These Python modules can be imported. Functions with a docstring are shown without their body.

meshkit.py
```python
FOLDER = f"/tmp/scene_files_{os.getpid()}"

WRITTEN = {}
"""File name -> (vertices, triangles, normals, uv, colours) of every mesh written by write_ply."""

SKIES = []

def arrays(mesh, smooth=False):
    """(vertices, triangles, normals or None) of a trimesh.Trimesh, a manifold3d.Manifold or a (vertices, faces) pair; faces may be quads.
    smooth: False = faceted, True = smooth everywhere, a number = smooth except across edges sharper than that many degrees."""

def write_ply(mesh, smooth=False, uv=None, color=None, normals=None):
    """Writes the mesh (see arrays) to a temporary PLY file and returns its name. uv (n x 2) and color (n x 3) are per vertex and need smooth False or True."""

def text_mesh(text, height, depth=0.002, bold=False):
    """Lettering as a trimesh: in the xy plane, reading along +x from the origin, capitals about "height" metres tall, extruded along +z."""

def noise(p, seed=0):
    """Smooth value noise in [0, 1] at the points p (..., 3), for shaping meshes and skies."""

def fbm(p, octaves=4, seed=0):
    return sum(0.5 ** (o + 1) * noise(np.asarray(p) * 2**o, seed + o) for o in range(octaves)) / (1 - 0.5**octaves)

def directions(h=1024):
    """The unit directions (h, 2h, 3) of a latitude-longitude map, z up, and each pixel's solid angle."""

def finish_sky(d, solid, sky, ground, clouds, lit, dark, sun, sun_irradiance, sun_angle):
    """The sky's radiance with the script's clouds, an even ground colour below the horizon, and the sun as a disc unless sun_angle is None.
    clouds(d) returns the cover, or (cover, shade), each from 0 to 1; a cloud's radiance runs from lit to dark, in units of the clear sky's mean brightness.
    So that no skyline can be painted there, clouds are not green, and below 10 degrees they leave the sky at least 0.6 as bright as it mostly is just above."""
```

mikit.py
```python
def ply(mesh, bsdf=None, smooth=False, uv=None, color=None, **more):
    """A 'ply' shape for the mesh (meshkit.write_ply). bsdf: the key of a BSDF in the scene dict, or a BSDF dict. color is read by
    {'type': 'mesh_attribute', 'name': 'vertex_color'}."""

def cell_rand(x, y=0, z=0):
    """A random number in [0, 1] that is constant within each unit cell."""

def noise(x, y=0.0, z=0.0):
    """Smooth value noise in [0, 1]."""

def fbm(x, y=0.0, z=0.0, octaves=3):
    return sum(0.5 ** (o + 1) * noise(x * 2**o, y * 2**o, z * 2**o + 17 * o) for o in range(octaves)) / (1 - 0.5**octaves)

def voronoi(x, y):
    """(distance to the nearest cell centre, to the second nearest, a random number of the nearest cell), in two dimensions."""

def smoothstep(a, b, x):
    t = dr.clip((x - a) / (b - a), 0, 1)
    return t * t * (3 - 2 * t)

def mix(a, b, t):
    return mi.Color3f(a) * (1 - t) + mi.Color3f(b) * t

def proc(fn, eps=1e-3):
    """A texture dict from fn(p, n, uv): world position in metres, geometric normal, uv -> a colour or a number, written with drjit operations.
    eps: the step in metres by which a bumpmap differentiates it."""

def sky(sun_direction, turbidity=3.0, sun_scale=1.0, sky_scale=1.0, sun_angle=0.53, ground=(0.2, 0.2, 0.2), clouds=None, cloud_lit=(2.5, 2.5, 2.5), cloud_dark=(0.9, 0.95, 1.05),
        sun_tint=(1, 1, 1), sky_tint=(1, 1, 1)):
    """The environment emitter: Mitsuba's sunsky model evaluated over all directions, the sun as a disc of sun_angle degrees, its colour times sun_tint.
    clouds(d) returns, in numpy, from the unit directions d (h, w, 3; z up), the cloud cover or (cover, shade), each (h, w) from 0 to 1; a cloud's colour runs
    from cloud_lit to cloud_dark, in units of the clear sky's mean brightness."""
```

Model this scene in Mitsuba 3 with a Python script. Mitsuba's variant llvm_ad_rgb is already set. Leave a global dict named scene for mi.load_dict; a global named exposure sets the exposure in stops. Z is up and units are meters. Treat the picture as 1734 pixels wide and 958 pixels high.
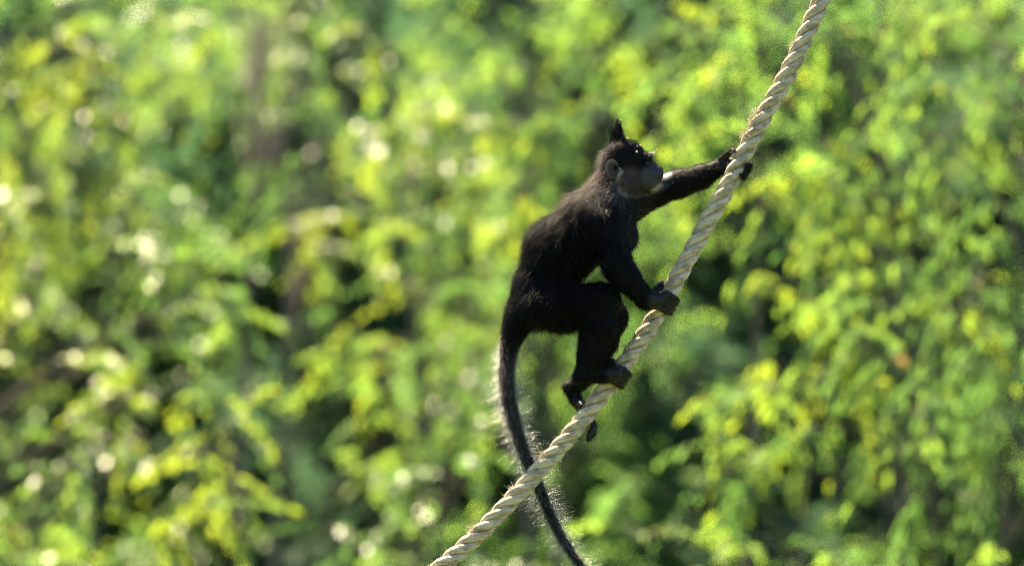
import math, os, tempfile
import numpy as np, trimesh, drjit as dr, mitsuba as mi, mikit, meshkit

T = mi.ScalarTransform4f
scene, labels = {}, {}

# ------------------------------------------------------------------ camera, sky, exposure
S = 0.0013            # metres per photograph pixel in the plane of the rope
DIST = 17.0           # camera to rope
ZC = 3.0              # height of the camera
FOV = math.degrees(2 * math.atan(1734 * S / 2 / DIST))
scene['camera'] = {'type': 'thinlens', 'fov': FOV, 'fov_axis': 'x', 'aperture_radius': 0.043,
                   'focus_distance': DIST - 0.03, 'near_clip': 0.5, 'far_clip': 600.0,
                   'to_world': T().look_at(origin=[0, -DIST, ZC], target=[0, 0, ZC], up=[0, 0, 1])}
SUN = (-0.34, 0.45, 0.83)
scene['sky_light'] = mikit.sky(SUN, turbidity=3, ground=(0.07, 0.09, 0.035), sun_tint=(1.02, 1.0, 0.90), sky_scale=0.5, sky_tint=(1.06, 1.0, 0.93))
exposure = 4.6

# ------------------------------------------------------------------ helpers
def numbered(key):
    if key not in used_keys:
        used_keys.add(key); return key
    i = 1
    while f'{key}_{i:03d}' in used_keys: i += 1
    key = f'{key}_{i:03d}'; used_keys.add(key); return key
used_keys = set()

def thing(name, label, category, group=None):
    k = numbered(name); labels[k] = {'label': label, 'category': category}
    if group: labels[k]['group'] = group
    return k

def part(parent, name, shape, label=None, stuff=False):
    k = numbered(parent + '__' + name); scene[k] = shape
    if label or stuff:
        labels[k] = {}
        if label: labels[k]['label'] = label
        if stuff: labels[k]['kind'] = 'stuff'
    return k

def P(px, py, d=0.0):
    """photograph pixel + depth (in pixels behind the rope plane) -> metres"""
    px, py, d = np.broadcast_arrays(np.asarray(px, float), np.asarray(py, float), np.asarray(d, float))
    y = d * S; f = (DIST + y) / DIST
    return np.stack([(px - 867) * S * f, y, ZC + (479 - py) * S * f], -1)

def BG(px, py, D):
    f = D / DIST
    return np.array([(px - 867) * S * f, D - DIST, ZC + (479 - py) * S * f])

def rgb(*c): return {'type': 'rgb', 'value': list(c)}
VC = {'type': 'mesh_attribute', 'name': 'vertex_color'}

def spline(pts, n):
    from scipy.interpolate import CubicSpline
    pts = np.asarray(pts, float)
    t = np.r_[0, np.cumsum(np.linalg.norm(np.diff(pts[:, :3], axis=0), axis=1))]
    return CubicSpline(t, pts)(np.linspace(0, t[-1], n))

def unit(v): return v / (np.linalg.norm(v, axis=-1, keepdims=True) + 1e-12)

def frames(c):
    t = unit(np.gradient(c, axis=0))
    a = np.zeros_like(t); a[0] = unit(np.cross(t[0], [0.1, 1, 0.05]))
    for i in range(1, len(c)):
        v = a[i - 1] - t[i] * (a[i - 1] @ t[i]); a[i] = v / np.linalg.norm(v)
    return t, a, np.cross(t, a)

def tube_mesh(c, r, sides=8):
    c = np.asarray(c, float); r = np.broadcast_to(r, (len(c),))
    t, a, b = frames(c)
    th = np.arange(sides) * 2 * np.pi / sides
    v = c[:, None] + r[:, None, None] * (np.cos(th)[None, :, None] * a[:, None] + np.sin(th)[None, :, None] * b[:, None])
    return grid_faces(v.reshape(-1, 3), len(c), sides)

def grid_faces(v, n, m):
    i, j = np.meshgrid(np.arange(n - 1), np.arange(m), indexing='ij')
    q = np.stack([i * m + j, i * m + (j + 1) % m, (i + 1) * m + (j + 1) % m, (i + 1) * m + j], -1).reshape(-1, 4)
    f = np.vstack([q[:, [0, 1, 2]], q[:, [0, 2, 3]]])
    return v, f

def join(ms):
    vs, fs, at = [], [], 0
    for v, f in ms:
        vs.append(v); fs.append(np.asarray(f) + at); at += len(v)
    return np.vstack(vs), np.vstack(fs)

CURVES = tempfile.mkdtemp(prefix='curves_')
def curves(name, strands, bsdf):
    """strands: (n, k, 4) control points with radii -> a bsplinecurve shape"""
    path = os.path.join(CURVES, name + '.txt')
    s = np.asarray(strands, float)
    a = 2 * s[:, 0] - s[:, 1]; b = 2 * s[:, -1] - s[:, -2]
    a[:, 3] = s[:, 0, 3]; b[:, 3] = np.maximum(s[:, -1, 3] * 0.7, 2e-5)
    s = np.concatenate([a[:, None], s, b[:, None]], 1)
    with open(path, 'w') as o:
        for h in s:
            o.write('\n'.join('%.5f %.5f %.5f %.6f' % tuple(p) for p in h) + '\n\n')
    return {'type': 'bsplinecurve', 'filename': path, 'bsdf': {'type': 'ref', 'id': bsdf}}

# ------------------------------------------------------------------ materials
def ground_col(p, n, uv):
    a = mikit.fbm(p.x * 0.7, p.y * 0.7, p.z, 4); b = mikit.fbm(p.x * 9, p.y * 9, p.z * 9, 3)
    return mikit.mix(mikit.mix((0.045, 0.075, 0.016), (0.075, 0.095, 0.026), mikit.smoothstep(0.35, 0.7, a)), (0.07, 0.06, 0.035), mikit.smoothstep(0.62, 0.75, b))
scene['ground_mat'] = {'type': 'diffuse', 'reflectance': mikit.proc(ground_col)}
def hill_col(p, n, uv):
    b = mikit.fbm(p.x * 3, p.y * 3, p.z * 3, 4)
    return mikit.mix((0.03, 0.055, 0.03), (0.04, 0.085, 0.042), mikit.smoothstep(0.4, 0.6, b))
scene['hill_mat'] = {'type': 'diffuse', 'reflectance': mikit.proc(hill_col)}
def bark_col(p, n, uv):
    b = mikit.fbm(p.x * 40, p.y * 40, p.z * 9, 4)
    return mikit.mix((0.05, 0.045, 0.038), (0.13, 0.115, 0.10), mikit.smoothstep(0.3, 0.7, b))
scene['bark'] = {'type': 'twosided', 'bsdf': {'type': 'diffuse', 'reflectance': mikit.proc(bark_col)}}
def leaf_bsdf(weight, alpha):
    return {'type': 'blendbsdf', 'weight': weight,
        'a': {'type': 'principledthin', 'base_color': VC, 'roughness': 0.5, 'diff_trans': 1.3, 'spec_trans': 0.0},
        'b': {'type': 'twosided', 'bsdf': {'type': 'roughconductor', 'material': 'none', 'alpha': alpha, 'distribution': 'ggx'}}}
scene['leaf'] = leaf_bsdf(0.03, 0.55)
scene['glossy_leaf'] = leaf_bsdf(0.12, 0.30)

def rope_h(p, n, uv):
    f = mikit.fbm(uv.x * 40 + uv.y * 260, uv.y * 60 - uv.x * 3, 0.0, 3)
    return f
def rope_col(p, n, uv):
    f = mikit.fbm(uv.x * 34 + uv.y * 240, uv.y * 45, 0.0, 3)
    d = mikit.fbm(p.x * 55, p.y * 55, p.z * 55, 3)
    return mikit.mix((0.24, 0.172, 0.096), (0.40, 0.332, 0.242), mikit.smoothstep(0.3, 0.62, f)) * (0.70 + 0.5 * mikit.smoothstep(0.3, 0.6, d))
scene['rope_mat'] = {'type': 'twosided', 'bsdf': {'type': 'bumpmap', 'arbitrary': mikit.proc(rope_h, eps=4e-4), 'scale': 0.0011,
    'bsdf': {'type': 'principled', 'base_color': mikit.proc(rope_col), 'roughness': 0.75, 'specular': 0.3}}}
scene['fibre_mat'] = {'type': 'twosided', 'bsdf': {'type': 'diffuse', 'reflectance': rgb(0.45, 0.38, 0.27)}}

scene['skin_mat'] = {'type': 'twosided', 'bsdf': {'type': 'blendbsdf', 'weight': mikit.proc(lambda p, n, uv: dr.clip(uv.x, 0, 1)),
    'a': {'type': 'principled', 'base_color': VC, 'roughness': 0.6, 'specular': 0.06},
    'b': {'type': 'principled', 'base_color': VC, 'roughness': 0.42, 'specular': 0.5}}}
scene['eye_mat'] = {'type': 'principled', 'base_color': rgb(0.006, 0.003, 0.002), 'roughness': 0.25, 'specular': 0.3}
scene['ear_mat'] = {'type': 'principledthin', 'base_color': VC, 'roughness': 0.6, 'diff_trans': 0.5, 'spec_trans': 0.0}
scene['seed_mat'] = {'type': 'twosided', 'bsdf': {'type': 'diffuse', 'reflectance': rgb(0.75, 0.68, 0.45)}}
def hair_bsdf(sig, rough=0.3, ior=1.55):
    return {'type': 'hair', 'sigma_a': rgb(*sig), 'longitudinal_roughness': rough, 'azimuthal_roughness': 0.3, 'scale_tilt': 2.0, 'int_ior': ior}
scene['hair_black'] = hair_bsdf((9.0, 9.2, 8.6), 0.30, 1.14)
scene['hair_guard'] = hair_bsdf((6.0, 6.0, 5.4), 0.25, 1.38)
scene['hair_brown'] = hair_bsdf((2.2, 2.7, 2.9), 0.35)
scene['hair_fringe'] = hair_bsdf((0.55, 0.57, 0.58), 0.3)
scene['hair_pale'] = hair_bsdf((0.25, 0.28, 0.33), 0.35)

# ------------------------------------------------------------------ ground and hillside
g = np.linspace(-1, 1, 81); gx, gy = np.meshgrid(np.sign(g) * np.abs(g) ** 2 * 400, np.sign(g) * np.abs(g) ** 2 * 400)
gz = 0.05 * (meshkit.fbm(np.stack([gx * .3, gy * .3, gx * 0], -1), 3) - .5)
v, f = grid_faces(np.stack([gx, gy, gz], -1).reshape(-1, 3), 81, 81)
f = f[(f.max(1) % 81 - f.min(1) % 81 < 3) & (np.ptp(f % 81, axis=1) < 3)]
scene['ground'] = mikit.ply((v, f), 'ground_mat', smooth=True)
labels['ground'] = {'kind': 'structure', 'label': 'grassy ground below the rope and the trees'}
hx, hy = np.meshgrid(np.linspace(-90, 90, 91), np.linspace(24, 110, 60))
hz = np.clip((hy - 26) * 0.75, -0.5, 26 + 0.06 * (hy - 26)) + 1.6 * (meshkit.fbm(np.stack([hx * .12, hy * .12, hx * 0], -1), 4) - .5) * np.clip((hy - 24) / 4, 0, 1)
v, f = grid_faces(np.stack([hx, hy, hz], -1).reshape(-1, 3), 60, 91)
f = f[np.ptp(f % 91, axis=1) < 3]
scene['hillside'] = mikit.ply((v, f), 'hill_mat', smooth=True)
labels['hillside'] = {'kind': 'structure', 'label': 'dark wooded slope rising behind the shrubs'}

# ------------------------------------------------------------------ trees and shrubs
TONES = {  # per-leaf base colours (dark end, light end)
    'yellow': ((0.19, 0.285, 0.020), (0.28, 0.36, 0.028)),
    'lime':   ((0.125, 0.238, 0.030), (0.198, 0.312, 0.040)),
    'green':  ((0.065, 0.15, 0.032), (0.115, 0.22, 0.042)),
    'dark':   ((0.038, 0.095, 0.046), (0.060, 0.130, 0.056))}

def leaves(pos, dirs, nrm, size, width, col):
    """pointed, folded, slightly curled leaves; 6 vertices and 4 triangles each"""
    side = unit(np.cross(dirs, nrm)); nrm = np.cross(side, dirs)
    L = size[:, None]; W = (size * width)[:, None]
    mid = pos + dirs * L * .5 + nrm * L * .02
    tip = pos + dirs * L - nrm * L * .12
    up = nrm * W * .14
    a = pos; b = pos + dirs * L * .42 + side * W + up; c = pos + dirs * L * .42 - side * W + up
    v = np.stack([a, b, c, mid, tip], 1).reshape(-1, 3)
    k = (np.arange(len(pos)) * 5)[:, None]
    f = np.vstack([k + [0, 1, 3], k + [1, 4, 3], k + [0, 3, 2], k + [2, 3, 4]])
    return (v, f), np.repeat(col, 5, axis=0)

def tree(name, label, category, D, base, clumps, tone, seed, leaf=0.066, width=0.21, droop=0.35, trunk_r=0.018, dens=1.0, lean=(0, 0), trunk_to=None, group=None, spread=0.75, twigs=True, back_lean=0.9, mat='leaf'):
    """clumps: (px, py, radius_px[, density, tone]) in the picture at distance D"""
    rng = np.random.default_rng(seed)
    k = thing(name, label, category, group)
    f = D / DIST * S
    pos, dirs, nrm, size, cols, stems = [], [], [], [], [], []
    ends = []
    for c in clumps:
        px, py, r = c[:3]; dn = c[3] if len(c) > 3 else 1.0; tn = c[4] if len(c) > 4 else tone
        R = r * f; C = BG(px, py, D); C[1] += rng.normal(0, spread * 0.5) + back_lean * (C[2] - ZC)
        ends.append((C, R))
        ns = max(2, int(dn * dens * (R / 0.30) ** 2 * 17))
        for _ in range(ns):
            o = rng.normal(0, 1, 3); o /= np.linalg.norm(o); o *= rng.uniform(0.1, 1) ** 0.5
            start = C + o * R * [1, 1.3, 1] * .8
            d = unit(o * 0.7 + rng.normal(0, .45, 3) + [0, 0, -0.1]); ln = rng.uniform(.16, .38)
            n = rng.integers(7, 15); t = np.linspace(.1, 1, n)
            path = start + d * (t * ln)[:, None] + np.array([0, 0, -1.0]) * (droop * ln * t ** 2)[:, None]
            tw = unit(np.gradient(path, axis=0)); sd = unit(np.cross(tw, [0, 0, 1.0]) + 1e-6)
            alt = np.where(np.arange(n) % 2 == 0, 1.0, -1.0)[:, None]
            ld = unit(tw * .7 + sd * alt * .8 + np.array([0, 0, -droop]) + rng.normal(0, .22, (n, 3)))
            nn = unit(unit(np.array(SUN)) + rng.normal(0, .30, (n, 3)))
            pos.append(path); dirs.append(ld); nrm.append(nn)
            size.append(leaf * rng.uniform(.65, 1.25, n))
            lo, hi = map(np.array, TONES[tn]); m = np.clip(rng.uniform(0, 1) * .6 + rng.uniform(0, .4, (n, 1)), 0, 1)
            cc = lo + (hi - lo) * m
            cols.append(np.where(rng.uniform(size=(n, 1)) < .004, [[0.16, 0.11, 0.04]], cc))
            if twigs: stems.append(tube_mesh(np.vstack([C + (start - C) * .3, start, path[n // 2], path[-1]]), [.005, .004, .003, .0015], 3))
    m, c = leaves(*map(np.concatenate, (pos, dirs, nrm, size)), width, np.concatenate(cols))
    b = np.array(base, float)
    allc = np.array([e[0] for e in ends]); top = allc[np.argmax(allc[:, 2])] if trunk_to is None else np.array(trunk_to)
    mid = (b + top) / 2 + [rng.normal(0, .12) + lean[0], lean[1], 0]
    tp = spline(np.vstack([b, mid, top]), 24)
    tp[1:, 0] += .02 * np.sin(np.linspace(0, 9, 23) + seed)
    tv, tf = tube_mesh(tp, np.linspace(trunk_r, trunk_r * .35, 24) * (1 + .12 * rng.normal(size=24)), 9)
    part(k, 'trunk', mikit.ply((tv, tf), 'bark', smooth=True))
    limbs = []
    for C, R in ends:
        h = C[2] - R - .5
        i = int(np.clip(np.argmin(np.abs(tp[:, 2] - h)), 3, 22))
        q = spline(np.vstack([tp[i], (tp[i] * .5 + C * .5) + [0, 0, .1], C]), 8)
        limbs.append(tube_mesh(q, np.linspace(trunk_r * .22, .003, 8), 5))
    part(k, 'limbs', mikit.ply(join(limbs + stems), 'bark', smooth=False), stuff=True)
    part(k, 'crown', mikit.ply(m, mat, smooth=False, color=c), stuff=True)
    return k

def scatter(seed, n, x0, x1, y0, y1, r, holes=(), tones=None):
    rng = np.random.default_rng(seed); out = []
    for _ in range(n * 8):
        x, y = rng.uniform(x0, x1), rng.uniform(y0, y1)
        if any(((x - a) / w) ** 2 + ((y - b) / h) ** 2 < 1 for a, b, w, h in holes): continue
        out.append((x, y, rng.uniform(*r), rng.uniform(.6, 1.2)) + ((tones[rng.integers(len(tones))],) if tones else ()))
        if len(out) == n: break
    return out

HOLES = [(330, 260, 70, 80), (390, 370, 75, 110), (260, 520, 55, 80), (530, 640, 85, 180), (480, 860, 80, 120), (560, 380, 25, 60), (480, 330, 45, 130),
         (640, 30, 50, 40), (1200, 560, 60, 80), (1130, 800, 55, 130), (1390, 170, 45, 30), (720, 560, 30, 40), (820, 120, 40, 50),
         (1390, 760, 60, 50), (240, 830, 40, 60), (1300, 900, 60, 60), (110, 560, 40, 40), (690, 760, 30, 50), (1480, 900, 40, 50), (900, 620, 80, 40), (560, 560, 30, 60)]

HOLES = [(a, b, w * .92, h * .92) if a > 500 or b > 480 else (a, b, w, h) for a, b, w, h in HOLES]
def gb(px, D, y=0.0): p = BG(px, 479, D); return (p[0], p[1] + y, 0.0)

tree('broadleaf_tree', 'bright yellow green leafy tree filling the upper left corner', 'tree', 33, gb(60, 33),
     scatter(1, 48, -380, 330, -120, 470, (40, 75), HOLES, ['yellow', 'lime', 'lime']) + [(60, 90, 80, 1.5, 'yellow'), (-20, 30, 70, 1.3, 'yellow'), (130, 230, 60, 1.2, 'yellow'), (40, 380, 60, 1.2, 'yellow'), (330, 40, 50, 1.1, 'yellow'), (300, 120, 44, 1, 'lime'), (20, 250, 70, 1.3, 'yellow'), (150, 130, 60, 1.2, 'yellow'), (230, 60, 60, 1, 'yellow')], 'lime', 11, mat='glossy_leaf')
tree('leafy_shrub', 'yellow green shrub at the left edge below the leafy tree', 'shrub', 31, gb(120, 31),
     scatter(2, 42, -380, 400, 480, 1080, (35, 65), HOLES, ['lime', 'green', 'yellow']) + [(60, 900, 90, 1.4, 'lime'), (180, 760, 50, 1, 'lime'), (90, 620, 50, 1, 'yellow'), (300, 560, 45, 1, 'lime')], 'lime', 12, mat='glossy_leaf')
tree('slender_tree', 'slender tree with a bare grey brown trunk rising through the dark gap at left', 'tree', 36, gb(428, 36),
     [(400, 40, 50, 1.2, 'lime'), (480, 90, 46, 1.2, 'lime'), (540, 30, 50, 1.1, 'green'), (360, 110, 40, 1.1, 'yellow'), (470, 10, 44, 1, 'yellow')] + scatter(3, 20, 340, 600, -140, 190, (35, 60), HOLES, ['lime', 'green']), 'green', 13, mat='glossy_leaf', trunk_r=.032, trunk_to=BG(442, -60, 36))
tree('sapling', 'thin sapling with a column of bright yellow leaves beside the slender grey trunk', 'tree', 35, gb(478, 35),
     [(545, 215, 34, 1.2), (560, 270, 40, 1.3), (530, 330, 36, 1.3), (540, 390, 42, 1.3), (520, 440, 36, 1.1), (575, 330, 34, 1.0), (500, 250, 25, .5, 'green')], 'yellow', 14, trunk_r=.026, trunk_to=BG(490, 150, 35), lean=(-.05, 0))
tree('young_shrub', 'small spire shaped shrub with yellow leaves low in front of the dark gap at left', 'shrub', 30, gb(375, 30),
     [(372, 655, 22, 1.4), (375, 690, 32, 1.4), (392, 725, 30, 1.4), (350, 760, 30, 1.3), (385, 800, 32, 1.2), (330, 830, 34, 1.2), (365, 860, 34, 1.0, 'lime'), (300, 850, 24, 1.0)], 'yellow', 15, trunk_r=.02)
tree('rounded_shrub', 'pale green rounded shrub in the middle distance left of the monkey', 'shrub', 34, gb(720, 34),
     scatter(5, 24, 590, 860, 60, 490, (35, 65), HOLES, ['lime', 'green', 'yellow']) + [(700, 170, 55, 1.2, 'lime'), (760, 300, 50, 1.1, 'lime')], 'lime', 16, mat='glossy_leaf')
tree('leafy_shrub', 'yellow green shrub just behind the tail of the monkey', 'shrub', 33, gb(690, 33),
     scatter(6, 20, 560, 860, 480, 720, (32, 55), HOLES, ['lime', 'green']) + [(590, 560, 40, 1.3, 'yellow'), (640, 620, 36, 1.1, 'yellow')], 'lime', 17)
tree('low_shrub', 'low green shrub at the bottom edge left of the rope', 'shrub', 31, gb(650, 31),
     scatter(7, 22, 520, 840, 760, 1080, (32, 58), HOLES, ['green', 'lime', 'green']), 'green', 18, mat='glossy_leaf')
tree('broadleaf_tree', 'yellow green leafy tree directly above and behind the crested head', 'tree', 32, gb(930, 32),
     scatter(8, 26, 790, 1110, -120, 340, (36, 62), HOLES, ['lime', 'green', 'lime', 'yellow', 'green']) + [(900, 170, 60, 1.2, 'yellow'), (980, 130, 50, 1.1, 'lime')], 'lime', 19)
tree('leafy_shrub', 'dull green shrub behind the crouched body and under its belly', 'shrub', 35, gb(980, 35),
     scatter(9, 16, 860, 1160, 330, 760, (32, 55), HOLES, ['green', 'green', 'lime']), 'green', 20)
tree('broadleaf_tree', 'leafy tree with hanging yellow sprays behind the top of the rope', 'tree', 29, gb(1260, 29),
     scatter(10, 18, 1090, 1330, -120, 330, (30, 52), HOLES, ['lime', 'green', 'lime', 'yellow', 'green']) + [(1240, 60, 46, 1.2, 'yellow'), (1340, 90, 46, 1.1, 'yellow'), (1200, 190, 36, 1, 'lime')], 'lime', 21)
tree('tall_shrub', 'tall shrub of yellow green hanging leaves right of the upper rope', 'shrub', 28, gb(1480, 28),
     scatter(20, 34, 1290, 1600, -120, 440, (28, 52), HOLES, ['lime', 'green', 'lime', 'yellow', 'green']) + [(1420, 250, 50, 1.2, 'yellow'), (1440, 330, 44, 1.2, 'yellow'), (1380, 300, 30, 1, 'yellow')], 'lime', 22, droop=.6)
tree('leafy_shrub', 'leafy shrub with bright lime sprays in the middle of the right half', 'shrub', 28, gb(1420, 28),
     scatter(21, 30, 1170, 1620, 430, 700, (26, 48), HOLES, ['lime', 'green', 'lime', 'yellow', 'green']) + [(1320, 480, 40, 1.2, 'yellow'), (1400, 540, 44, 1.2, 'yellow'), (1420, 670, 50, 1.3, 'yellow'), (1220, 690, 36, 1.2, 'yellow'), (1490, 560, 34, 1, 'lime')], 'lime', 23, droop=.5)
tree('low_shrub', 'low mixed green shrub at the bottom edge right of the hanging tail', 'shrub', 29, gb(1260, 29),
     scatter(22, 24, 1040, 1520, 700, 1080, (26, 50), HOLES, ['green', 'lime', 'green']) + [(1480, 890, 36, 1.2, 'lime'), (1160, 930, 40, 1.2, 'lime')], 'green', 24)
tree('dense_shrub', 'dense mid green shrub with drooping narrow leaves along the right edge', 'shrub', 27, gb(1660, 27),
     [(1560, 20, 60, 1.2, 'green'), (1680, 40, 60, 1.2, 'lime'), (1620, 110, 50, 1.1, 'green')] + scatter(23, 74, 1510, 2140, -120, 1080, (32, 56), (), ['green', 'green', 'lime']), 'green', 25, droop=.9, width=.13, leaf=.085)
BIG = [(385, 310, 110, 170), (530, 660, 95, 190), (1190, 560, 85, 100), (1130, 800, 75, 140), (480, 870, 90, 110), (940, 640, 90, 90), (250, 520, 50, 60)]
for i, (px, lab) in enumerate([(120, 'pale leafed understory shrub in the second row at the left edge'), (560, 'understory shrub in the second row around the two thin trunks'), (1000, 'understory shrub in the second row behind the monkey'), (1450, 'understory shrub in the second row behind the right half of the rope')]):
    tree('understory_shrub', lab, 'shrub', 38.5, gb(px, 38.5), scatter(80 + i, 80 if i in (0, 3) else 40, px - (720 if i == 0 else 270), px + (800 if i == 3 else 270), -130, 1120, (45, 75), BIG, ['green', 'green', 'lime']), 'green', 90 + i, leaf=.075, dens=.75, twigs=False, trunk_r=.014, mat='glossy_leaf' if i < 2 else 'leaf')
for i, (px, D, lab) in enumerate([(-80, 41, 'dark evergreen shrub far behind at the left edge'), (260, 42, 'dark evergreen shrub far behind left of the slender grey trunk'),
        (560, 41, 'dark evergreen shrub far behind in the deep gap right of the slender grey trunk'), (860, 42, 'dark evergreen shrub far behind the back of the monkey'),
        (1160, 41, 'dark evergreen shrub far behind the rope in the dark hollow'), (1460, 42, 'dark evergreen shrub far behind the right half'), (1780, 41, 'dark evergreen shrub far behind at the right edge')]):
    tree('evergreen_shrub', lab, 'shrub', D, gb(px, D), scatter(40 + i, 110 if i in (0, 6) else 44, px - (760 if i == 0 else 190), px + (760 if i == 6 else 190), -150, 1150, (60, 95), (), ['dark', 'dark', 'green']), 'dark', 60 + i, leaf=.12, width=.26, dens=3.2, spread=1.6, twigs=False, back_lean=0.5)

# ------------------------------------------------------------------ rope
RC = np.array([(1800, -760), (1640, -480), (1500, -215), (1390, 2), (1337, 118), (1278, 225), (1232, 315), (1184, 402), (1132, 498), (1098, 556), (1058, 615), (1010, 680), (950, 754), (898, 812), (838, 876), (770, 940), (690, 1005), (560, 1095), (380, 1200), (150, 1310), (-200, 1440)], float)
R_ROPE = 15.5 * S
rc = spline(P(RC[:, 0], RC[:, 1], 0), 3000)
seg = np.r_[0, np.cumsum(np.linalg.norm(np.diff(rc, axis=0), axis=1))]
PITCH = 87 * S
rt, ra, rb = frames(rc)
rope = thing('rope', 'thick twisted natural fibre rope slanting up to the right', 'rope')
rng = np.random.default_rng(5)
r_s = R_ROPE * .435; r_h = R_ROPE - r_s
sides = 26
th = np.arange(sides) * 2 * np.pi / sides
for s3 in range(3):
    ph = 2 * np.pi * (seg / PITCH + s3 / 3.0) + 0.9
    rad = ra * np.cos(ph)[:, None] + rb * np.sin(ph)[:, None]
    c = rc + rad * r_h
    t = unit(np.gradient(c, axis=0)); n1 = unit(rad - t * (rad * t).sum(1, keepdims=True)); n2 = np.cross(t, n1)
    arc = seg[:, None]
    wob = meshkit.fbm(np.stack([np.broadcast_to(arc * 45, (3000, sides)), np.broadcast_to(np.cos(th) * 1.2 + 9 * s3, (3000, sides)), np.broadcast_to(np.sin(th) * 1.2, (3000, sides))], -1), 3) - .5
    yarn = np.cos(9 * th[None] - arc * 2 * np.pi / (PITCH * .35))
    rr = r_s * (1 + .09 * wob + .006 * yarn)
    ex, ey = np.cos(th), np.sin(th) * 1.12
    v = c[:, None] + rr[..., None] * (ex[None, :, None] * n1[:, None] + ey[None, :, None] * n2[:, None])
    # flattened where the strands are rubbed on the outside
    m = grid_faces(v.reshape(-1, 3), 3000, sides)
    uv = np.stack([np.broadcast_to(np.abs(th / np.pi - 1), (3000, sides)), np.broadcast_to(arc + s3 * 1.7, (3000, sides))], -1).reshape(-1, 2)
    part(rope, 'strand', mikit.ply(m, 'rope_mat', smooth=True, uv=uv))
def fibre(i, ang, ln, curl, r0=.00022):
    n = ra[i] * math.cos(ang) + rb[i] * math.sin(ang)
    ti = rt[i] * rng.normal(0, .8) + np.cross(rt[i], n) * rng.normal(0, .6) + n * rng.uniform(.2, 1.1)
    d = unit(ti); e = unit(rng.normal(0, 1, 3))
    p0 = rc[i] + n * R_ROPE * .93
    return [np.r_[p0 + d * ln * u + e * curl * ln * u * u, r0 * (1 - .6 * u)] for u in (0, .33, .66, 1)]
fb = []
vis = np.where((rc[:, 2] > ZC - .72) & (rc[:, 2] < ZC + .72))[0]
for _ in range(2600):
    fb.append(fibre(rng.choice(vis), rng.uniform(0, 2 * np.pi), rng.uniform(.003, .010), .5, .0003))
up_left = 0.0
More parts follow.
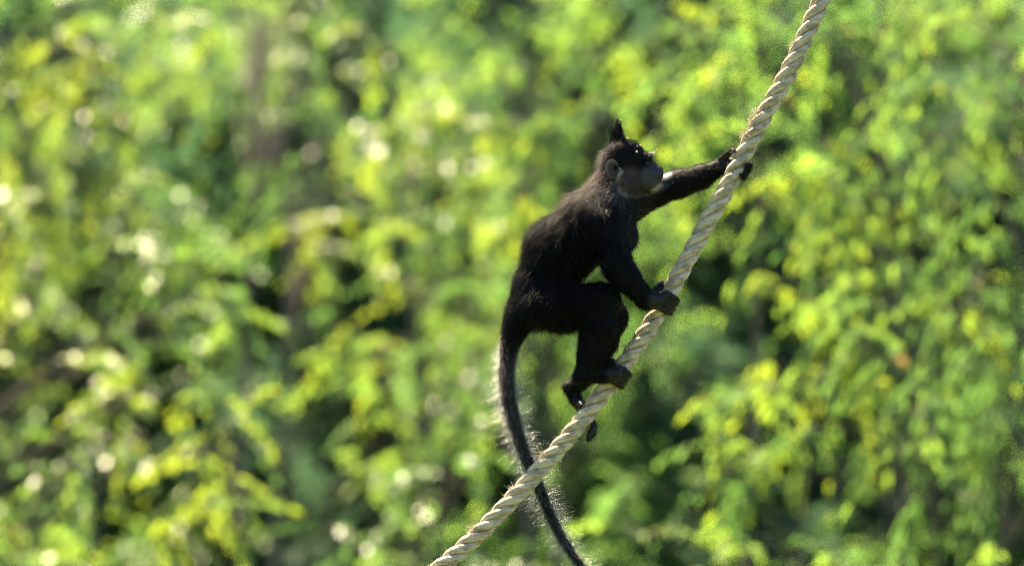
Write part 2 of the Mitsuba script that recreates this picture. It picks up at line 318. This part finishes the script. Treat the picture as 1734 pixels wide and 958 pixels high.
for px, py, n in ((1250, 222, 60), (1271, 187, 34), (1262, 200, 40), (794, 888, 34), (915, 765, 16), (1345, 75, 30), (1068, 590, 18), (1150, 455, 16), (1215, 330, 10), (1000, 678, 12), (870, 830, 12)):
    q = P(px, py); i0 = int(np.argmin(np.linalg.norm(rc - q, axis=1)))
    tgt = unit(q - rc[i0] + [0, -.004, 0])
    a0 = math.atan2(tgt @ rb[i0], tgt @ ra[i0])
    for _ in range(n):
        fb.append(fibre(int(np.clip(i0 + rng.normal(0, 3), 0, 2999)), a0 + rng.normal(0, .3), rng.uniform(.006, .016), .6, .0006))
part(rope, 'frayed_fibres', curves('fibres', fb, 'fibre_mat'), stuff=True)

# ------------------------------------------------------------------ monkey: one continuous body from a smooth union of tapered bones
H = 0.0021
lo = P(815, 1075, -100) - .01; lo[1] = -105 * S
hi = P(1275, 190, 100); hi = np.array([hi[0] + .01, 85 * S, hi[2]])
dims = np.ceil((hi - lo) / H).astype(int) + 1
F = np.full(dims, 0.05, np.float32)
BONES = []

def sd_cone(p, a, b, ra_, rb_, ysc):
    q = p - a; ba = b - a
    if ysc != 1: q = q * [1, 1 / ysc, 1]; ba = ba * [1, 1 / ysc, 1]
    L2 = max(ba @ ba, 1e-12)
    h = np.clip((q @ ba) / L2, 0, 1)
    return np.linalg.norm(q - h[..., None] * ba, axis=-1) - (ra_ + (rb_ - ra_) * h)

def bone(a, b, r0, r1, k=8, ysc=1.0, flow=None, cut=False):
    A, B = P(*a), P(*b); r0, r1, k = r0 * S, r1 * S, k * S
    pad = max(r0, r1) * max(1, ysc) + 2.5 * k + 3 * H
    i0 = np.clip(((np.minimum(A, B) - pad - lo) / H).astype(int), 0, dims); i1 = np.clip(((np.maximum(A, B) + pad - lo) / H).astype(int) + 2, 0, dims)
    if (i1 <= i0).any(): return
    ax = [lo[d] + H * np.arange(i0[d], i1[d]) for d in range(3)]
    g = np.stack(np.meshgrid(*ax, indexing='ij'), -1)
    sd = sd_cone(g, A, B, r0, r1, ysc).astype(np.float32)
    sub = F[i0[0]:i1[0], i0[1]:i1[1], i0[2]:i1[2]]
    if cut:
        sd = -sd; h = np.clip(.5 - .5 * (sub - sd) / k, 0, 1)   # smooth maximum
        F[i0[0]:i1[0], i0[1]:i1[1], i0[2]:i1[2]] = sub * (1 - h) + sd * h + k * h * (1 - h)
        return
    h = np.clip(.5 + .5 * (sd - sub) / k, 0, 1)
    F[i0[0]:i1[0], i0[1]:i1[1], i0[2]:i1[2]] = sd * (1 - h) + sub * h - k * h * (1 - h)
    fl = unit(B - A) if flow is None else unit(np.array([flow[0], flow[2], -flow[1]], float))
    BONES.append((A, B, r0, r1, ysc, fl))

rpx = spline(RC, 4000)
def RP(py, o, rad, phi, rf=0.0):
    """a point of the picture plane beside the rope: o pixels up the rope from height py, at angle phi round it (0 = right edge, -90 = towards the camera)"""
    i = int(np.argmin(np.abs(rpx[:, 1] - py))); i = int(np.clip(i - o / np.linalg.norm(np.diff(rpx, axis=0)[i]), 5, 3990))
    t = unit(rpx[i - 4] - rpx[i + 4]); c = rpx[i]; q = math.radians(phi); R = 15.2 + rad
    return (c[0] - t[1] * R * math.cos(q), c[1] + t[0] * R * math.cos(q), R * math.sin(q), rf)
def grip(py, offs, phis, radii, lens=None, k=1.2, start=None):
    for j, o in enumerate(offs):
        ph = phis if lens is None else [p + lens[j] * (i / (len(phis) - 1)) for i, p in enumerate(phis)]
        pts = [RP(py, o * (1 - .06 * i), r * .93, p, r) for i, (p, r) in enumerate(zip(ph, radii))]
        if start is not None: bone(start[:3], pts[0][:3], start[3], pts[0][3], 3)
        chain(pts, k)
def chain(pts, k=6, ysc=1.0):
    for p, q in zip(pts[:-1], pts[1:]): bone(p[:3], q[:3], p[3], q[3], k, ysc)

back = (-.55, .8, 0)
bone((1008, 384, 0), (948, 424, 0), 54, 56, 14, .80, back)           # rib cage
bone((948, 424, 0), (914, 492, 0), 56, 43, 14, .80, (-.3, .95, 0))   # loin
bone((914, 492, 0), (892, 530, 0), 43, 26, 14, .85, (-.3, .95, 0))
bone((1030, 352, 0), (1000, 372, 0), 44, 52, 14, .80, back)
bone((1036, 345, 0), (1050, 400, 0), 34, 30, 12, .9, (.1, 1, 0))     # chest front
bone((1014, 348, 0), (1047, 297, 0), 31, 31, 12, .85, (-.5, .85, 0))  # neck
# head
bone((1054, 268, 0), (1062, 268, 0), 32, 31, 10, .86, (-.9, .3, 0))
bone((1046, 240, 0), (1050, 252, 0), 8, 22, 12, .9, (-.2, -1, 0))
bone((1060, 300, 0), (1072, 304, 0), 29, 24, 8, .92, (-.6, .6, 0))   # cheeks
bone((1076, 289, 0), (1109, 295.5, 0), 22, 14.5, 6, .92, (.6, .5, 0))    # upper muzzle
bone((1074, 303, 0), (1103, 309, 0), 24, 14.5, 4, .9, (.6, .5, 0))   # lower jaw
bone((1092, 266, -13), (1097, 265, 0), 6, 6, 5, 1, (.5, -.5, 0))
bone((1097, 265, 0), (1092, 266, 13), 6, 6, 5, 1, (.5, -.5, 0))
bone((1088, 268, 0), (1095, 285, 0), 12, 11, 6, .95, (.3, -.6, 0))
bone((1102, 278, 0), (1117, 287, 0), 5.5, 5.5, 4)                      # nose
bone((1115, 289, -4), (1116, 289, 4), 5, 5, 3)
for sg in (-1, 1):
    bone((1097, 276, sg * 18), (1099, 276, sg * 18.5), 5.5, 5.5, 3, cut=True)   # eye sockets
    bone((1121.5, 290, sg * 3.6), (1119, 287, sg * 5), 1.3, 1.1, 1, cut=True)  # nostrils
for a, b in (((1096, 308, -26), (1108, 306, -17)), ((1108, 306, -17), (1126, 304, -6)), ((1126, 304, -6), (1126, 304, 6)), ((1126, 304, 6), (1108, 306, 17)), ((1108, 306, 17), (1096, 308, 26))):
    bone(a, b, 2.8, 2.8, 1.4, cut=True)                              # mouth line
bone((1093.5, 273, -17), (1099, 272.5, -15), 2.6, 2.2, 2); bone((1093.5, 273, 17), (1099, 272.5, 15), 2.6, 2.2, 2)   # lids
bone((1093, 281, -17), (1098, 281, -16), 2.4, 2.0, 2); bone((1093, 281, 17), (1098, 281, 16), 2.4, 2.0, 2)
# near (right) arm
chain([(1028, 378, -22, 34), (1046, 450, -40, 23), (1060, 470, -42, 21), (1094, 507, -36, 16.5)], 14)
# near hand closed over the front of the rope
bone((1094, 507, -34), (1110, 511, -29), 15, 12.5, 6)
for o in (11, 4, -4, -11):
    q = RP(511, o * 1.15, 9, -98); bone((1108, 511, -29), q[:3], 11, 6.2, 3)
grip(511, (14, 4.8, -4.6, -13.5), (-84, -42, -4, 38, 85, 122), (5.0, 4.9, 4.2, 4.5, 3.7, 3.0), (-16, 2, -4, -26), .8)
chain([(1100, 500, -28, 7.5), RP(497, 2, 6, -150, 6), RP(497, 8, 5, 170, 5), RP(497, 9, 4, 125, 3.6)], 2)
# far (left) arm
chain([(1036, 362, 26, 33), (1108, 324, 42, 24.5), (1150, 311, 40, 22.5), (1188, 299, 34, 19), (1216, 285, 26, 14)], 9)
bone((1214, 285, 27), (1228, 279, 26), 13, 11, 5)
for o in (11, 4, -4, -11):
    q = RP(283, o, 8.5, 100); bone((1226, 280, 26), q[:3], 9.5, 6.4, 4)
grip(283, (13, 4.6, -4.2, -12.6), (92, 52, 16, -14, -38), (4.8, 4.6, 4.2, 4.3, 3.2), (-8, 2, 6, -14), .8)
chain([(1220, 273, 24, 7), (1229, 264, 17, 5.6), RP(268, 6, 4.6, 168, 4.6), RP(268, 5, 3.6, 205, 3.4)], 2)
# near (right) leg
bone((918, 518, -24), (952, 520, -34), 38, 39, 12, .8, (.15, 1, 0))
chain([(952, 520, -34, 38), (1018, 509, -40, 28), (1022, 509, -40, 26)], 9)
bone((1021, 510, -40), (1014, 552, -40), 26.5, 31, 8, .85); bone((1014, 552, -40), (1003, 600, -39), 31, 24, 8, .85); bone((1003, 600, -39), (992, 632, -38), 24, 17, 8, .85)
bone((986, 636, -37), (982, 637, -37), 12.5, 11, 5)
bone((988, 635, -37), (1040, 633, -28), 14.5, 14, 6, .85)
for o in (9, 3, -4, -10):
    q = RP(634, o * 1.15, 9, -96); bone((1028, 634, -27), q[:3], 11, 6.2, 3)
grip(634, (12.5, 4.4, -4.2, -12.5), (-80, -40, -2, 40, 82, 112), (5.4, 5.2, 4.5, 4.8, 4.0, 3.2), (-12, 2, -2, -14), .8)
chain([(1008, 629, -28, 8), RP(626, -2, 6.5, -150, 6.5), RP(624, 0, 5.5, 175, 5.5), RP(622, 0, 4.5, 125, 4)], 2)
# far (left) leg
bone((916, 515, 24), (950, 522, 30), 38, 34, 12, .8, (.15, 1, 0))
chain([(950, 522, 30, 34), (1034, 535, 30, 25), (1036, 538, 30, 24.5), (1020, 580, 29, 24), (980, 648, 27, 15)], 9)
bone((980, 648, 27), (964, 655, 26), 13, 10.5, 6)
chain([(968, 658, 26, 12), (976, 676, 25, 10.5), (986, 692, 24.5, 9.5), (996, 706, 23.5, 9.5)], 5)
for j, dd in enumerate((0, 5, 10, 15)):
    e = (0, 3, 2, -5)[j]
    bone((988, 694, 24), (1001 + .3 * e, 711, 26 - dd), 7.5, 6, 3)
    chain([(1001 + .3 * e, 711, 26 - dd, 5.6), (1006, 722 + .5 * e, 24 - dd, 5.4), (1003, 733 + e, 20 - dd, 5), (996, 741 + e, 14 - dd, 4)], 1.1)
chain([(975, 680, 22, 7), RP(690, -4, 6, 150, 5.4), RP(692, -4, 4.6, 190, 4.4), RP(694, -3, 3.8, 215, 3.2)], 2)
# tail
TAIL = np.array([(896, 512, 0, 30), (880, 540, 2, 23), (868, 566, 4, 16.5), (860, 600, 8, 12), (858, 640, 12, 10), (862, 680, 16, 9.4), (872, 720, 20, 9), (887, 765, 24, 8.4), (905, 806, 27, 7.8), (926, 858, 24, 7.2), (948, 904, 20, 6.6), (980, 953, 16, 6), (1010, 990, 12, 5.4), (1045, 1030, 10, 4.6)], float)
tl = spline(TAIL, 44)
chain([tuple(x) for x in tl[:18]], 8); chain([tuple(x) for x in tl[17:]], 4)

def surface_nets(F, lo, h):
    s = F < 0
    nx, ny, nz = F.shape
    c = [s[i:nx - 1 + i, j:ny - 1 + j, k:nz - 1 + k] for i in (0, 1) for j in (0, 1) for k in (0, 1)]
    al = c[0].copy(); an = c[0].copy()
    for x in c[1:]: al &= x; an |= x
    act = an & ~al
    ijk = np.argwhere(act); idx = np.full(act.shape, -1, np.int64); idx[act] = np.arange(len(ijk))
    acc = np.zeros((len(ijk), 3)); cnt = np.zeros(len(ijk))
    cor = [(i, j, k) for i in (0, 1) for j in (0, 1) for k in (0, 1)]
    for a in range(8):
        for b in range(a + 1, 8):
            A, B = np.array(cor[a]), np.array(cor[b])
            if np.abs(A - B).sum() != 1: continue
            fa, fb_ = F[tuple((ijk + A).T)], F[tuple((ijk + B).T)]
            m = (fa < 0) != (fb_ < 0)
            t = fa[m] / (fa[m] - fb_[m])
            acc[m] += A + (B - A) * t[:, None]; cnt[m] += 1
    v = lo + h * (ijk + acc / cnt[:, None])
    quads = []
    for ax in range(3):
        u, w = (ax + 1) % 3, (ax + 2) % 3
        sl0 = [slice(1, -1)] * 3; sl0[ax] = slice(0, -1); sl1 = list(sl0); sl1[ax] = slice(1, None)
        a, b = s[tuple(sl0)], s[tuple(sl1)]
        for inside, flip in ((a & ~b, False), (~a & b, True)):
            e = np.argwhere(inside); e[:, u] += 1; e[:, w] += 1
            q = []
            for du, dw in ((-1, -1), (0, -1), (0, 0), (-1, 0)):
                x = e.copy(); x[:, u] += du; x[:, w] += dw; q.append(idx[tuple(x.T)])
            q = np.stack(q, 1); quads.append(q[:, ::-1] if flip else q)
    q = np.vstack(quads); q = q[(q >= 0).all(1)]
    return v, np.vstack([q[:, [0, 1, 2]], q[:, [0, 2, 3]]])

bv, bf = surface_nets(F, lo, H)
body = trimesh.Trimesh(bv, bf, process=False)
cc = trimesh.graph.connected_component_labels(body.edges, len(bv))
keep = cc[bf[:, 0]] == np.bincount(cc).argmax(); bf = bf[keep]
from scipy.sparse import coo_matrix
ee = np.vstack([bf[:, [0, 1]], bf[:, [1, 2]], bf[:, [2, 0]]]); ee = np.vstack([ee, ee[:, ::-1]])
Wm = coo_matrix((np.ones(len(ee)), (ee[:, 0], ee[:, 1])), shape=(len(bv),) * 2).tocsr(); Wm.data[:] = 1
dg = np.maximum(np.asarray(Wm.sum(1)).ravel(), 1)[:, None]
v0 = bv.copy()
for lam in (.5, -.52) * 3: bv = bv + lam * (Wm @ bv / dg - bv)
off = bv - v0; bv = v0 + off * np.minimum(1, H / (np.linalg.norm(off, axis=1, keepdims=True) + 1e-12))
body = trimesh.Trimesh(bv, bf, process=False)
bv = np.array(body.vertices); bn = np.array(body.vertex_normals)

def to_px(p):
    f = (DIST + p[:, 1]) / DIST
    return p[:, 0] / (S * f) + 867, 479 - (p[:, 2] - ZC) / (S * f), p[:, 1] / S
def blob(x, y, cx, cy, rx, ry, soft=.5): return np.clip((1 + soft - np.sqrt(((x - cx) / rx) ** 2 + ((y - cy) / ry) ** 2)) / (2 * soft), 0, 1)
ARC = spline([(1052, 291), (1047, 300), (1046, 311), (1050, 323), (1062, 332), (1078, 332), (1094, 329), (1110, 321), (1119, 313)], 60)
def region_stripe(p):
    x, y, d = to_px(p)
    q = np.full(len(x), 99.0)
    for a in ARC: q = np.minimum(q, np.hypot(x - a[0], y - a[1]))
    return np.clip(1.3 - q / 4.2, 0, 1) * (np.abs(d) > 4 - 8 * (x > 1068))
def region(p):
    """natural markings of the animal: weights of bare face, cheek and nape; the chest weight paints in its backlit glow"""
    x, y, d = to_px(p)
    face = blob(x, y, 1110, 300, 25, 25, .2) * (y > 268)
    cheek = blob(x, y, 1066, 309, 24, 24, .35) * (1 - face) * np.clip((np.abs(d) - 3) / 6, 0, 1)
    nape = np.maximum(blob(x, y, 1018, 302, 24, 42, .4), blob(x, y, 985, 330, 40, 16, .6) * .4)
    chest = blob(x, y, 1080, 372, 26, 50, .5) * .55  # brown put into the colour here for the backlit glow of the chest edge
    hands = np.maximum.reduce([blob(x, y, 1122, 510, 26, 24, .2), blob(x, y, 1242, 279, 24, 24, .2), blob(x, y, 1050, 634, 24, 22, .2), blob(x, y, 990, 705, 26, 46, .2)])
    tail = np.clip((y - 560) / 40, 0, 1) * (x < 905) + (x < 1060) * (y > 775.)
    return face, cheek, nape, chest, hands, np.clip(tail, 0, 1)
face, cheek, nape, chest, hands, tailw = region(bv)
nz = meshkit.fbm(bv * 120, 3)[:, None]
col = np.full((len(bv), 3), 0.003) * [1, 1, 1.2] * (.7 + .6 * nz)
def over(col, w, c): return col * (1 - w[:, None]) + np.array(c) * w[:, None]
stripe = region_stripe(bv)
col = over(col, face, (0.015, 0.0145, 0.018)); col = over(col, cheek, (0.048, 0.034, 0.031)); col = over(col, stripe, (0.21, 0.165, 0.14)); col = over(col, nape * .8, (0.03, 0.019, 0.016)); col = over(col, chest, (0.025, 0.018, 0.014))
col = over(col, hands * .6, (0.010, 0.008, 0.009)) * (.8 + .4 * nz)
monkey = thing('langur', 'black langur monkey with an upright crest of hair climbing the rope', 'monkey')
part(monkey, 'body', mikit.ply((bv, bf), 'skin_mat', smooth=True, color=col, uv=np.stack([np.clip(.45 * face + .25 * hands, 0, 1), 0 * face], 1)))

# ears: a shallow bowl with a rolled rim
def ear_mesh(sg):
    nr, nt = 12, 40
    u = np.linspace(0.02, 1, nr)[:, None]; t = (np.arange(nt) * 2 * np.pi / nt)[None]
    ex = 11.0 * u * np.cos(t) * (1 + .10 * np.sin(t)); ey = -15.5 * u * np.sin(t) - 1.5 * u * np.sin(t) ** 3
    depth = 6.0 * (1 - u ** 2) + 2.0 * np.clip((u - .78) / .22, 0, 1) ** 2 * 1.0 + .0 * t
    px = 1036 + ex + 0 * t; py = 286 + ey
    d = sg * (33.5 - depth - .42 * ex * 1.0)   # trailing edge stands away from the head
    v = P(px, py, d).reshape(-1, 3)
    m = grid_faces(v, nr, nt)
    w = np.clip((u - .5) / .45, 0, 1) * np.clip(.45 - .45 * np.cos(t) + .45 * np.sin(t), .12, 1); hole_shade = np.clip(1.3 - np.hypot((u * np.cos(t) - .55) / .42, (u * np.sin(t) - .12) / .42), 0, 1)  # rim colour lightened at back and top as if lit, opening darkened as shade
    c = np.array([0.055, 0.045, 0.040]) * (1 - w[..., None]) + np.array([0.15, 0.125, 0.105]) * w[..., None]; c = c * (1 - hole_shade[..., None] * .9)
    return m, c.reshape(-1, 3)
for sg in (-1, 1):
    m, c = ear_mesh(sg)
    th_ = trimesh.Trimesh(*m, process=False); n = np.array(th_.vertex_normals)
    v2 = np.vstack([m[0] + n * .0009, m[0] - n * .0009]); f2 = np.vstack([m[1], m[1][:, ::-1] + len(m[0])])
    rim = np.arange(len(m[0]) - 40, len(m[0])); r2 = np.roll(rim, -1); o = len(m[0])
    f2 = np.vstack([f2, np.stack([rim, r2, r2 + o], 1), np.stack([rim, r2 + o, rim + o], 1)])
    part(monkey, 'ear', mikit.ply((v2, f2), 'ear_mat', smooth=True, color=np.vstack([c, c])), 'rounded grey brown ear with its rim lightened as if lit' if sg < 0 else None)
    e = trimesh.creation.icosphere(3, 4.6 * S); e.apply_translation(P(1095.2, 276, sg * 13.0))
    part(monkey, 'eye', mikit.ply(e, 'eye_mat', smooth=True))

# fur
rng = np.random.default_rng(77)
tri = bv[bf]; area = np.linalg.norm(np.cross(tri[:, 1] - tri[:, 0], tri[:, 2] - tri[:, 0]), axis=1) / 2
def sample(n, wfun=None):
    w = area.copy()
    if wfun is not None: w = w * wfun(tri.mean(1))
    i = rng.choice(len(tri), n, p=w / w.sum())
    a, b = rng.uniform(size=(2, n, 1)); sw = a + b > 1; a = np.where(sw, 1 - a, a); b = np.where(sw, 1 - b, b)
    p = tri[i, 0] * (1 - a - b) + tri[i, 1] * a + tri[i, 2] * b
    nn = unit(bn[bf[i, 0]] * (1 - a - b) + bn[bf[i, 1]] * a + bn[bf[i, 2]] * b)
    return p, nn
def flow(p):
    acc = np.zeros_like(p)
    for A, B, r0, r1, ys, fl in BONES:
        w = np.exp(-np.clip(sd_cone(p, A, B, r0, r1, ys), 0, None) / (5 * S)); acc += w[:, None] * fl
    return unit(acc)
def grow(p, n, d, ln, lift, r, jit=.2, curl=.15, gravity=0.0, k=4):
    """ln, lift arrays; hairs leave the skin and bend over along d"""
    t = unit(d - n * (d * n).sum(1, keepdims=True) + rng.normal(0, jit, p.shape))
    e = rng.normal(0, 1, p.shape)
    out = np.zeros((len(p), k, 4))
    for j in range(k):
        u = j / (k - 1)
        out[:, j, :3] = p - n * .0006 + (t * u * np.sqrt(1 - np.minimum(lift, .98) ** 2)[:, None] + n * (lift * u * (1 - .35 * u))[:, None] + e * curl * u * u + np.array([0, 0, -gravity]) * u * u) * ln[:, None]
        out[:, j, 3] = r * (1 - .75 * u)
    return out

def w_black(p):
    fc, ck, np_, ch, hd, tw = region(p); x, y, d = to_px(p)
    ear = blob(x, y, 1038, 287, 13, 16, .15)
    return np.clip(1 - 1.3 * fc, 0, 1) * (1 - .85 * ck) * (1 - .93 * hd) * (1 - .45 * np.clip(np_ * 1.2, 0, 1)) * (1 - ear) * (1 - .3 * tw) + 1e-9
p, n = sample(62000, w_black); fl = flow(p); x, y, d = to_px(p)
torso = blob(x, y, 935, 440, 78, 120, .5) * (x < 1040)
fac = region(p)
ln = (8.5 + 14 * torso + 3 * fac[5]) * rng.uniform(.6, 1.25, len(p)) * S
ln *= 1 - .55 * blob(x, y, 1075, 268, 26, 26, .4)
lift = np.clip(.36 - .16 * torso + rng.normal(0, .08, len(p)), .05, .9)
stray = rng.uniform(size=len(p)) < .10; lift = np.where(stray, rng.uniform(.4, .8, len(p)), lift)
part(monkey, 'fur', curves('fur', grow(p, n, fl, ln, lift, .00026, .22, .10, .15), 'hair_black'), 'short glossy black fur', True)
p, n = sample(4500, w_black); fl = flow(p); x, y, d = to_px(p)
torso = blob(x, y, 935, 440, 78, 120, .5) * (x < 1040)
ln = (9 + 15 * torso) * rng.uniform(.6, 1.25, len(p)) * S
part(monkey, 'guard_hairs', curves('guard', grow(p, n, fl, ln, np.clip(.42 - .12 * torso + rng.normal(0, .15, len(p)), .08, .9), .0002, .2, .14, .1), 'hair_guard'), 'longer glossy guard hairs that catch the light', True)
def w_brown(p):
    fc, ck, np_, ch, hd, tw = region(p); x, y, d = to_px(p); ear = blob(x, y, 1038, 287, 13, 16, .15)
    return np.clip(np_ + .15 * ch + .4 * ck, 0, 1) * (1 - ear) * (1 - fc) + .004 * blob(x, y, 960, 345, 50, 20, .8) + 1e-9  # sparse brown hairs over the shoulder stand in for its sunlit sheen
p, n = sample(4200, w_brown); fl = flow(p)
part(monkey, 'nape_fur', curves('nape', grow(p, n, fl, rng.uniform(14, 28, len(p)) * S, np.clip(rng.normal(.30, .12, len(p)), .1, .8), .0002, .2, .14, .12), 'hair_brown'), 'grey brown hair on the nape with some standing in for chest glow and shoulder sheen', True)
# tail fringe
p, n = sample(6500, lambda q: region(q)[5] + 1e-9); fl = flow(p); x, y, d = to_px(p)
ln = (12 + 22 * np.clip((y - 575) / 40, 0, 1)) * rng.uniform(.5, 1.2, len(p)) * S
part(monkey, 'tail_fringe', curves('tail', grow(p, n, fl, ln, np.clip(rng.normal(.84, .14, len(p)), .3, .97), .00013, .35, .28, 0, 5), 'hair_fringe'), 'long fine hair standing off the tail', True)
# cheek whiskers
def w_chk(p):
    x, y, d = to_px(p); return blob(x, y, 1054, 318, 14, 20, .4) + .8 * blob(x, y, 1085, 327, 26, 7, .4) + 1e-9
p, n = sample(520, w_chk); x, y, d = to_px(p)
dirv = np.stack([-.7 + .0 * x, 0 * x, -.75 + 0 * x], -1) + np.where((x > 1075)[:, None], [[1.0, 0, .35]], [[0, 0, 0]])
ln = np.where(x > 1075, 10, 30) * rng.uniform(.6, 1.2, len(p)) * S
part(monkey, 'whiskers', curves('whiskers', grow(p, n, dirv, ln, np.clip(rng.normal(.25, .1, len(p)), .05, .6), .00022, .18, .15, .1), 'hair_pale'), 'pale cheek whiskers sweeping back under the ear', True)
# crest
cr = []
LOCKS = [(1046, 200, 2, 95, 0), (1050.5, 204, -2, 80, .4), (1043, 206, 3, 70, -.2), (1039, 213, -2, 34, -.7), (1034, 209, 1, 30, -.9), (1031, 214, 0, 22, -1), (1037, 206, 2, 24, -.8), (1054, 215, 1, 50, .8), (1047, 211, -4, 60, 0)]
for lx, ly, ld, cnt, ctr in LOCKS:
    for _ in range(cnt):
        a = np.clip(ctr * .6 + rng.normal(0, .42), -1.1, 1.1); dd = rng.normal(0, 5)
        b0 = P(1046 + 12 * a, 244 - 5 * (1 - a * a) + rng.normal(0, 1), dd)
        top = P(lx + rng.normal(0, 1.0), ly + 5 * abs(rng.normal(0, 1)), ld + dd * .15)
        bow = np.array([.0012 * a + rng.normal(-.0003, .0007), rng.normal(0, .001), 0])
        cr.append([np.r_[b0 + (top - b0) * u + bow * math.sin(math.pi * u), .00025 * (1 - .75 * u)] for u in (0, .35, .7, 1)])
part(monkey, 'crest', curves('crest', cr, 'hair_black'), 'pointed black crest of hair on the crown', True)
br = []
for _ in range(13):
    dd = rng.uniform(-14, 14)
    b0 = P(1097 + rng.normal(0, 2), 265 + rng.normal(0, 3), dd)
    tp = P(1108 + rng.uniform(-3, 10), 259 + rng.normal(0, 4), dd * 1.1)
    br.append([np.r_[b0 + (tp - b0) * u + np.array([0, 0, .0015]) * math.sin(math.pi * u), .00013 * (1 - .7 * u)] for u in (0, .35, .7, 1)])
part(monkey, 'brow_hair', curves('brow', br, 'hair_fringe'), 'pale bristly brow hairs', True)

# seed flecks caught in the head fur
for i, (px, py, r) in enumerate(((1076.5, 258, 1.5), (1083, 248, 1.4), (1063.5, 235.5, 1.2), (1051, 203, 1.1), (1078, 249, .9), (1050, 285, .9))):
    q = P(px, py, 0); up = py < 230
    c = np.linalg.norm((bv - q)[:, [0, 2]], axis=1); near = np.argsort(c + np.where(bv[:, 1] > 0, 1, 0))[:1][0]
    at = P(px, py, 2) if up else bv[near] + bn[near] * .0035
    m = trimesh.creation.icosphere(2, 1.0); m.apply_scale([r * S * 1.3, r * S * .8, r * S]); m.apply_translation(at)
    k = numbered('seed_fleck'); scene[k] = mikit.ply(m, 'seed_mat', smooth=True)
    labels[k] = {'label': ('larger pale seed fleck on the side of the black forehead', 'bright pale seed fleck near the brow of the black head', 'pale seed fleck on the crown just in front of the crest', 'tiny pale seed fleck at the very tip of the crest', 'dimmest pale seed fleck between two brighter ones on the forehead', 'tiny pale seed fleck in front of the ear')[i], 'category': 'seed', 'group': 'seed flecks on the head'}
